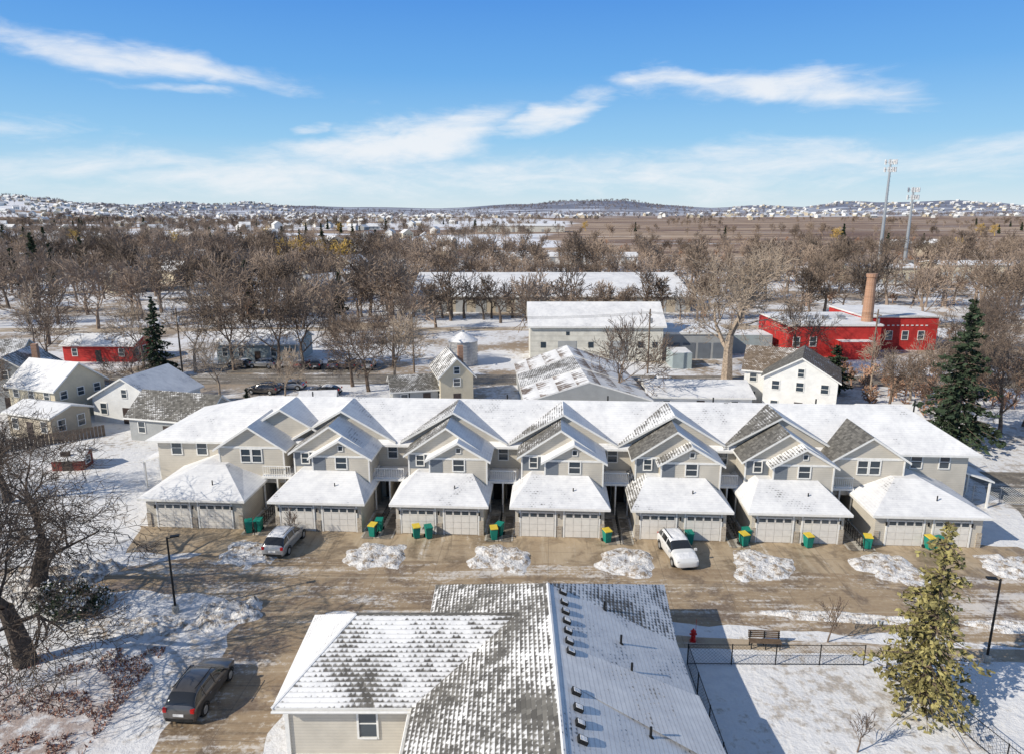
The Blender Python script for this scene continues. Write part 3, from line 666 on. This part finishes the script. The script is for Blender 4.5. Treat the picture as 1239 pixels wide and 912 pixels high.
def free(x,y): return not any(a<=x<=b and c<=y<=d for a,b,c,d in blocks)
def fan(y0,y1,n,bias=None):
    out=[]
    for _ in range(n):
        y=math.sqrt(R.uniform(y0*y0,y1*y1)); x=R.uniform(-.80,.80)*y
        if free(x,y) and (bias is None or R.random()<bias(x/y,y,x)): out.append((x,y))
    return out
def dens1(r,y,x):
    c=noise.noise(Vector((x*.02,y*.02,2.2)))
    d=.9 if r<-.12 else (.28 if r<.3 else .42)
    if y<165 : d*=.3
    if -.12<r<.3 and y>240: d=.40
    if r>.1 and y>330: d*=.35
    return d*(.28+ (1.2 if c>.03 else .2))
def dens2(r,y,x):
    c=noise.noise(Vector((x*.005,y*.012,4.2)))
    if r>.04:
        return .35 if (c>.26) else .008
    d=.9 if r<-.2 else .5
    return d*(1 if c>.04 else .06)
pts=[(x,y,0,R.uniform(.75,1.35)) for x,y in fan(122,420,1500,dens1)]
pts+=[(-28+i*3.4+R.uniform(-1,1),170+R.uniform(-3,3),0,R.uniform(.65,1.0)) for i in range(24)]
pts+=[(-30+i*3+R.uniform(-1,1),246+R.uniform(-4,4),0,R.uniform(.7,1.0)) for i in range(30)]
pts+=[(68+i*4.2+R.uniform(-2,2),190+R.uniform(-18,18),0,R.uniform(.8,1.25)) for i in range(34)]
pts+=[(60+i*9+R.uniform(-4,4),390+R.uniform(-14,14),0,R.uniform(.6,1.0)) for i in range(26)]
scatter('bare_tree_belt',F_,pts)
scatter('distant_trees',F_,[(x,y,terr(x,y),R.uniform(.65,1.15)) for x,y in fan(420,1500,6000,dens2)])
def densh(r,y,x):
    z=terr(x,y)
    if z>20 and (abs(r-.1)<.16 or r<-.55): return .8
    c=noise.noise(Vector((x*.0025,y*.007,8.2)))
    if r>.04 and y<2000: return .015
    return (.9 if r<-.2 else .6) if c>.04 else .05
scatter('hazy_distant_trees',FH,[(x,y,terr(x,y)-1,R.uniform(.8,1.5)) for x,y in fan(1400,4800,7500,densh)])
scatter('distant_willows',FY,[(-82+R.uniform(-14,14),310+R.uniform(-20,20),0,R.uniform(1,1.4)) for i in range(7)]+[(x,y,0,1) for x,y in fan(250,900,10)])
scatter('brush_thicket',FB,[(x,y,0,R.uniform(.5,1.2)) for x,y in fan(140,620,1500,lambda r,y,x:(1.0 if r>.06 else .12)*((1 if y<420 else .35) if y>230 else .35)*(1 if noise.noise(Vector((x*.015,y*.03,6)))>-.02 else .1))]+[(60+R.uniform(-12,25),98+R.uniform(-12,14),0,R.uniform(.4,.9)) for _ in range(90)])
scatter('distant_evergreens',FC,[(x,y,0,R.uniform(.6,1.2)) for x,y in fan(150,1200,170,lambda r,y,x:1 if r<-.2 else .1)])
def farhouse(name,wall,w,d,h,r,ax):
    a=MB(); a.box(-w/2,w/2,-d/2,d/2,0,h,wall); gable_roof(a,-w/2,w/2,-d/2,d/2,h,h+r,ax,.4,'roof_far',None,wall)
    for i in(-1,0,1):
        a.box(i*w*.3-.5,i*w*.3+.5,-d/2-.04,-d/2,h*.55,h*.8,'window_glass'); a.box(i*w*.3-.5,i*w*.3+.5,-d/2-.04,-d/2,.8,h*.38,'window_glass')
    o=a.build(name); me=o.data; bpy.data.objects.remove(o); return me
HS=[farhouse('far_house_mesh_a','siding_white',10,8,5,2.8,'x'),farhouse('far_house_mesh_b','siding_cream',9,9,4.5,3,'y'),farhouse('far_house_mesh_c','siding_grey',13,8,3.5,2.4,'x'),farhouse('far_house_mesh_d','siding_tan',11,9,5,2.6,'x')]
def dh(r,y,x):
    return (.9 if r<-.08 else (.25 if y<500 else .012))*(1 if y>200 else .4)
scatter('distant_houses',HS,[(x,y,terr(x,y),R.uniform(.85,1.15)) for x,y in fan(165,700,110,dh)]+[(x,y,terr(x,y),R.uniform(.9,1.4)) for x,y in fan(700,3200,900,dh)]+[(x,y,terr(x,y),R.uniform(1,1.6)) for x,y in fan(2000,2700,170,lambda r,y,x:1)]
  +[(x,y,terr(x,y),R.uniform(1,1.5)) for x,y in fan(1500,3400,900,lambda r,y,x:1 if r<-.5 else 0)]+[(x,y,terr(x,y),R.uniform(1.3,2)) for x,y in fan(3400,5000,700,lambda r,y,x:1 if r>.3 or r<-.3 else 0)])
# ------------------------------------------------------------------ snow piles
def mound(name,cx,cy,rx,ry,h,rot=0,seed=0,mat='snow_pile',n=30):
    v=[];f=[]
    for i in range(n+1):
        for j in range(n+1):
            a=-1.25+2.5*i/n; b=-1.25+2.5*j/n
            rr=(abs(a)**3+abs(b)**3)**(1/3)+.38*noise.noise(Vector((a*1.9,b*1.9,seed)))
            z=h*sm(1.0,.6,rr)*(.55+.7*noise.noise(Vector((a*3.2,b*3.2,seed+5)))+.5*noise.noise(Vector((a*9,b*9,seed)))) -.05*sm(.8,1.05,rr)
            x_=a*rx;y_=b*ry; v.append((x_,y_,z))
    for i in range(n):
        for j in range(n): k=i*(n+1)+j; f.append((k,k+n+1,k+n+2,k+1))
    me=bpy.data.meshes.new(name); me.from_pydata(v,[],f); me.materials.append(M[mat]); me.polygons.foreach_set('use_smooth',[True]*len(f))
    o=bpy.data.objects.new(name,me); o.location=(cx,cy,.01); o.rotation_euler=(0,0,rot); scene.collection.objects.link(o)
for i,(x,y) in enumerate(((-20.4,50.2),(-10.5,49.6),(-.9,49.2),(8.8,48.7),(18.6,48.2),(28.2,47.7),(37.8,48))):
    mound('snow_pile',x,y,2.4,2.3,.36,rad(-4+R.uniform(-5,5)),i*3.1)
mound('snow_pile',-18.8,41.6,2.3,1.6,.7,.3,44); mound('snow_pile',-34,45,4,2.4,.8,0,51); mound('snow_pile',-31.5,47,2.2,2,.8,0,52)
mound('snow_pile',33,40,4,.8,.3,-.1,61); mound('snow_pile',22,41.2,6,.6,.25,-.1,62); mound('snow_pile',-24,40.2,4,1.2,.35,.05,63)
# ------------------------------------------------------------------ shrubs, dry leaves
def shrub(name,x,y,r,seed,mat='needles',n=900):
    t=TB(seed);mi=[]
    for _ in range(14): t.tube(Vector((0,0,0)),Vector((t.r.uniform(-1,1)*r*.8,t.r.uniform(-1,1)*r*.8,r*t.r.uniform(.5,1.1))),.03,.01,3); mi+=[0]*3
    for _ in range(n):
        d=t.rv().normalized(); c=d*r*t.r.uniform(.5,1.0)*(1+.5*noise.noise(d*2.5)); c.z=abs(c.z)*.9+.05; a=t.rv().normalized()*.09; b=t.rv().normalized()*.09; k=len(t.v)
        for w_ in(c-a,c-b,c+a,c+b): t.v.append(tuple(w_))
        t.f.append((k,k+1,k+2,k+3)); mi.append(2 if d.z>.35 and noise.noise(c*1.3)>-.05 else 1)
    obj(name,t.mesh(name+'_mesh',['bark',mat,'snow'],mi),(x,y,0))
shrub('evergreen_shrub',-29.0,42.2,1.9,1,n=3200); shrub('evergreen_shrub',-30.9,43.0,1.5,2,n=2200)
t=TB(90)
for _ in range(7000):
    x=-21-abs(t.r.gauss(0,4.5)); y=t.r.uniform(26,38)
    if noise.noise(Vector((x*.5,y*.5,1)))<-.08 or y>37.5+noise.noise(Vector((x,y,0)))*3: continue
    c=Vector((x,y,.03)); h=t.r.uniform(.03,.22); a=t.rv(); a.z=0; a=a.normalized()*t.r.uniform(.02,.07); k=len(t.v); tip=c+Vector((t.r.uniform(-.15,.15),t.r.uniform(-.15,.15),h))
    for w_ in(c-a,c+a,tip): t.v.append(tuple(w_))
    t.f.append((k,k+1,k+2))
obj('dry_leaf_litter',t.mesh('leaf_litter_mesh',['leaf_dead']),(0,0,0))
# ------------------------------------------------------------------ cars
def car(name,x,y,rot,paintm,snow=False,z=0,kind='suv'):
    e=empty(name,(x,y,z),rad(rot))
    if kind=='suv': st=[(2.35,.76,.68,.68,.70),(2.20,.90,.86,.8,.92),(1.25,.95,1.0,.82,1.09),(1.15,.95,1.02,.80,1.12),(.40,.95,1.04,.70,1.62),(-.7,.95,1.06,.72,1.72),(-1.80,.94,1.08,.70,1.66),(-2.26,.90,1.02,.76,1.12),(-2.38,.86,.70,.80,.76)]
    else: st=[(2.3,.74,.6,.66,.64),(2.15,.88,.74,.8,.80),(1.1,.92,.88,.80,.95),(1.0,.92,.9,.80,.98),(.2,.92,.92,.64,1.38),(-.6,.92,.94,.65,1.45),(-1.3,.92,.95,.64,1.36),(-1.95,.9,.93,.76,1.02),(-2.32,.84,.6,.76,.66)]
    rings=[]
    for (yy,w_,zb,wr,zr) in st:
        half=[(w_*.86,.24),(w_*.99,.36),(w_,.60 if zb>.7 else .5),(w_*.985,zb-.06),(w_*.95,zb),(wr,zr-.06),(wr*.8,zr),(0,zr+.01)]
        ring=[(a,yy,b) for a,b in half]+[(-a,yy,b) for a,b in half[:-1][::-1]]; rings.append(ring)
    a=MB(); n=15
    for i in range(len(rings)-1):
        for j in range(n):
            k=(j+1)%n; mt=paintm
            if 3<=i<=6 and j in(4,9): mt='car_glass'
            if i==3 and j in(5,6,7,8): mt='car_glass'
            if i==6 and j in(5,6,7,8): mt='car_glass'
            if j==14: mt='tire'
            if snow and i in(4,5) and j in(5,6,7,8): mt='snow'
            if snow=='full' and i==1 and j in (5,6,7,8): mt='snow'
            a.poly([rings[i][j],rings[i][k],rings[i+1][k],rings[i+1][j]],mt)
    a.poly(rings[0],paintm); a.poly(rings[-1][::-1],paintm); bo=a.build('body',e,uv=False,smooth=True)
    bm=bmesh.new(); bm.from_mesh(bo.data); bmesh.ops.remove_doubles(bm,verts=bm.verts,dist=.001)
    bmesh.ops.recalc_face_normals(bm,faces=bm.faces)
    bm.to_mesh(bo.data); bm.free()
    md=bo.modifiers.new('sub','SUBSURF'); md.levels=1; md.render_levels=2
    d=MB()
    for sx in(-1,1):
        for yy in(1.45,-1.42):
            d.cyl((sx*.68,yy,.34),(sx*.955,yy,.34),.36,.34,20,'tire'); d.cyl((sx*.956,yy,.34),(sx*.965,yy,.34),.22,.2,12,'grey_metal')
            for q in range(8):
                t0=math.pi*q/8;t1=math.pi*(q+1)/8
                d.poly([(sx*.957,yy+.36*math.cos(t0),.36+.36*math.sin(t0)),(sx*.957,yy+.43*math.cos(t0),.36+.43*math.sin(t0)),(sx*.957,yy+.43*math.cos(t1),.36+.43*math.sin(t1)),(sx*.957,yy+.36*math.cos(t1),.36+.36*math.sin(t1))],'tire')
        for (y0,z0,w0,y1,z1,w1) in ((-.15,1.03,.925,-.15,1.62,.70),(-1.2,1.05,.92,-1.2,1.62,.70)):
            if kind=='suv': d.cyl((sx*w0,y0,z0),(sx*w1,y1,z1),.035,.03,5,paintm)
        d.box(sx*1.02-.1,sx*1.02+.1,.95,1.1,1.0,1.15,paintm)
        d.box(sx*.66-.15,sx*.66+.15,2.16,2.27,.68,.80,'headlight'); d.box(sx*.74-.1,sx*.74+.1,-2.35,-2.2,.80,1.02,'tail_red')
        if kind=='suv': d.cyl((sx*.6,.2,1.72),(sx*.6,-1.6,1.73),.025,.025,5,'black_metal')
        for yy in (.25,-.75): d.box(sx*.945-.01,sx*.945+.01,yy-.1,yy+.06,.88,.91,'grey_metal')
    d.box(-.5,.5,2.2,2.31,.34,.56,'tire'); d.box(-.28,.28,-2.40,-2.30,.62,.75,'white_box'); d.box(-.72,.72,-2.37,-2.25,.3,.48,'tire')
    d.build('wheels_and_trim',e,uv=False)
car('parked_car',-17.0,33.6,-4,'paint_dark'); car('parked_car',-18.0,51.4,-6,'paint_silver',kind='suv',snow=True); car('parked_car',12.7,49.6,187,'paint_white','full')
for i,(x,y,r_,p) in enumerate(((-46,116.5,80,'paint_dark'),(-42,116,85,'paint_silver'),(-38,117.5,5,'paint_white'),(-33,116,10,'paint_dark'),(-30,116,8,'paint_blue'),(-27,116,5,'paint_dark'),(-35.5,116,-5,'paint_red'),(-24,115.5,3,'paint_silver'),
    (-14,102,90,'paint_white'),(-33,101.5,90,'paint_silver'),(22,103,88,'paint_dark'),(-36,99,80,'paint_dark'),(-27,98.5,86,'paint_dark'),(66,97,100,'paint_blue'),(46,87,20,'paint_white'))):
    car('parked_car',x,y,r_,p,snow=(i%2==0),kind='suv' if i%3 else 'sedan')
# ------------------------------------------------------------------ bins
def binn(x,y,rot,lid='bin_yellow'):
    e=empty('wheelie_bin',(x,y,.01),rad(rot)); a=MB()
    b0=[(-.22,-.25),(.22,-.25),(.22,.25),(-.22,.25)]; t0=[(-.29,-.33),(.29,-.33),(.29,.33),(-.29,.33)]
    for i in range(4):
        j=(i+1)%4; a.poly([b0[i]+(.06,),b0[j]+(.06,),t0[j]+(1.0,),t0[i]+(1.0,)],'bin_green')
    a.slab([(-.31,-.37,1.05),(.31,-.37,1.05),(.30,.35,1.12),(-.30,.35,1.12)],.06,lid,lid)
    a.cyl((-.3,.42,1.02),(.3,.42,1.02),.03,.03,6,'black_metal')
    for sx in(-.28,.28): a.cyl((sx-.04,.30,.14),(sx+.04,.30,.14),.14,.14,12,'tire')
    a.build('bin_body',e)
def onrow(lx,ly):
    c,s=math.cos(rad(-3.2)),math.sin(rad(-3.2)); return 3.86+lx*c-ly*s,52.94+lx*s+ly*c
for lx,ly,l in ((-25.6,-.6,'bin_green'),(-24.9,-.3,'bin_green'),(-15.2,-.7,'bin_yellow'),(-14.9,.3,'bin_green'),(-11.6,-.8,'bin_yellow'),(-10.6,-.8,'bin_green'),(-5.3,-.7,'bin_yellow'),(-4.9,-.0,'bin_green'),(3.8,-.7,'bin_yellow'),
    (10.3,-.7,'bin_green'),(14.6,-.7,'bin_yellow'),(15.0,.1,'bin_green'),(19.6,-.7,'bin_yellow'),(24.2,-.6,'bin_yellow'),(29.0,-.5,'bin_yellow'),(29.7,-.6,'bin_green')):
    x,y=onrow(lx,ly); binn(x,y,R.uniform(-25,25)-3,l)
def lamp(x,y,h,rot):
    e=empty('street_lamp',(x,y,0),rad(rot)); a=MB()
    a.cyl((0,0,0),(0,0,.5),.22,.22,12,'concrete_plain'); a.cyl((0,0,.5),(0,0,h),.075,.06,8,'black_metal')
    a.cyl((0,0,h-.1),(.35,0,h),.035,.035,6,'black_metal'); a.box(.2,.75,-.14,.14,h-.04,h+.06,'black_metal'); a.box(.3,.7,-.1,.1,h-.05,h-.041,'headlight'); a.build('lamp_body',e)
lamp(-22.3,41.9,5.4,20); lamp(28.0,36.6,5.4,170)
e=empty('fire_hydrant',(11.2,38.7,0)); a=MB()
a.cyl((0,0,0),(0,0,.08),.2,.2,14,'hydrant_red'); a.cyl((0,0,.08),(0,0,.62),.13,.12,14,'hydrant_red'); a.cyl((0,0,.62),(0,0,.68),.17,.17,14,'hydrant_red'); a.cyl((0,0,.68),(0,0,.86),.13,.04,14,'hydrant_red')
a.cyl((-.22,0,.48),(.22,0,.48),.06,.06,10,'hydrant_red'); a.cyl((0,-.2,.42),(0,0,.42),.08,.08,10,'hydrant_red'); a.cyl((.14,0,.2),(.14,0,1.5),.015,.012,5,'hydrant_red'); a.build('hydrant_body',e)
e=empty('park_bench',(15.4,38.0,0),rad(-4)); a=MB()
for i in range(4): a.box(-.95,.95,-.25+i*.13,-.15+i*.13,.44,.48,'wood_bench')
for i in range(4): a.box(-.95,.95,.28+i*.02,.32+i*.02,.52+i*.12,.61+i*.12,'wood_bench')
for sx in(-.85,0,.85): a.box(sx-.03,sx+.03,-.22,-.17,0,.44,'black_metal'); a.box(sx-.03,sx+.03,.24,.29,0,.95,'black_metal'); a.box(sx-.03,sx+.03,-.25,.28,.40,.437,'black_metal')
a.build('bench_body',e)
def fence(pts,h=1.3,sp=2.4,mesh=.22,name='chain_link_fence',mat='black_metal'):
    e=empty(name); a=MB()
    for (x0,y0),(x1,y1) in zip(pts[:-1],pts[1:]):
        p=Vector((x0,y0,0));q=Vector((x1,y1,0)); L=(q-p).length; n=max(1,round(L/sp)); d=(q-p)/L
        for i in range(n+1): c=p+d*L*i/n; a.cyl(c,c+Vector((0,0,h+.05)),.035,.035,6,mat)
        for z in(.06,h): a.cyl(p+Vector((0,0,z)),q+Vector((0,0,z)),.022,.022,5,mat,False)
        k=int(L/mesh)
        for i in range(-int(h/mesh),k):
            for sg in(0,1):
                s0=max(0,i*mesh); s1=min(L,i*mesh+h)
                z0=s0-i*mesh; z1=s1-i*mesh
                if s1<=s0: continue
                if sg: z0,z1=h-z0,h-z1
                a.cyl(p+d*s0+Vector((0,0,z0)),p+d*s1+Vector((0,0,z1)),.006,.006,3,mat,False)
    a.build('fence_mesh',e,uv=False)
fence([(10.0,26),(10.3,36.4),(20.6,36.3)]); fence([(21.8,36.0),(24.2,26)])
fence([(42,60),(60,57)],1.6,name='chain_link_fence',mat='grey_metal')
e=empty('wooden_fence'); a=MB()
for i in range(34):
    x=-58+i*.3; y=72+i*.22; a.xf=place(x,y,0,.63); a.box(-.16,.16,-.02,.02,0,1.3+.04*(i%2),'pole_wood'); a.xf=None
a.build('boards',e)
PP=[(-120,113),(-85,113),(-54,112.6),(-16,112.3),(22,111.5),(58,111),(95,108)]
for x,y in PP:
    e=empty('utility_pole',(x,y,0)); a=MB(); a.cyl((0,0,0),(0,0,10.5),.16,.11,8,'pole_wood'); a.box(-.06,.06,-1.1,1.1,9.6,9.75,'pole_wood'); a.cyl((.25,0,8.2),(.25,0,9),.2,.2,8,'grey_metal')
    for j in(-1,0,1): a.cyl((0,j,9.75),(0,j,9.95),.05,.05,6,'white_box')
    a.build('pole',e)
e=empty('power_lines'); a=MB()
for (x0,y0),(x1,y1) in zip(PP[:-1],PP[1:]):
    for j in(-1,0,1):
        pr=None
        for i in range(9):
            t_=i/8; c=Vector((x0+(x1-x0)*t_,y0+(y1-y0)*t_+j,9.95-4*.9*t_*(1-t_)))
            if pr: a.cyl(pr,c,.02,.02,3,'black_metal',False)
            pr=c
a.build('wires',e,uv=False)
print('DONE')
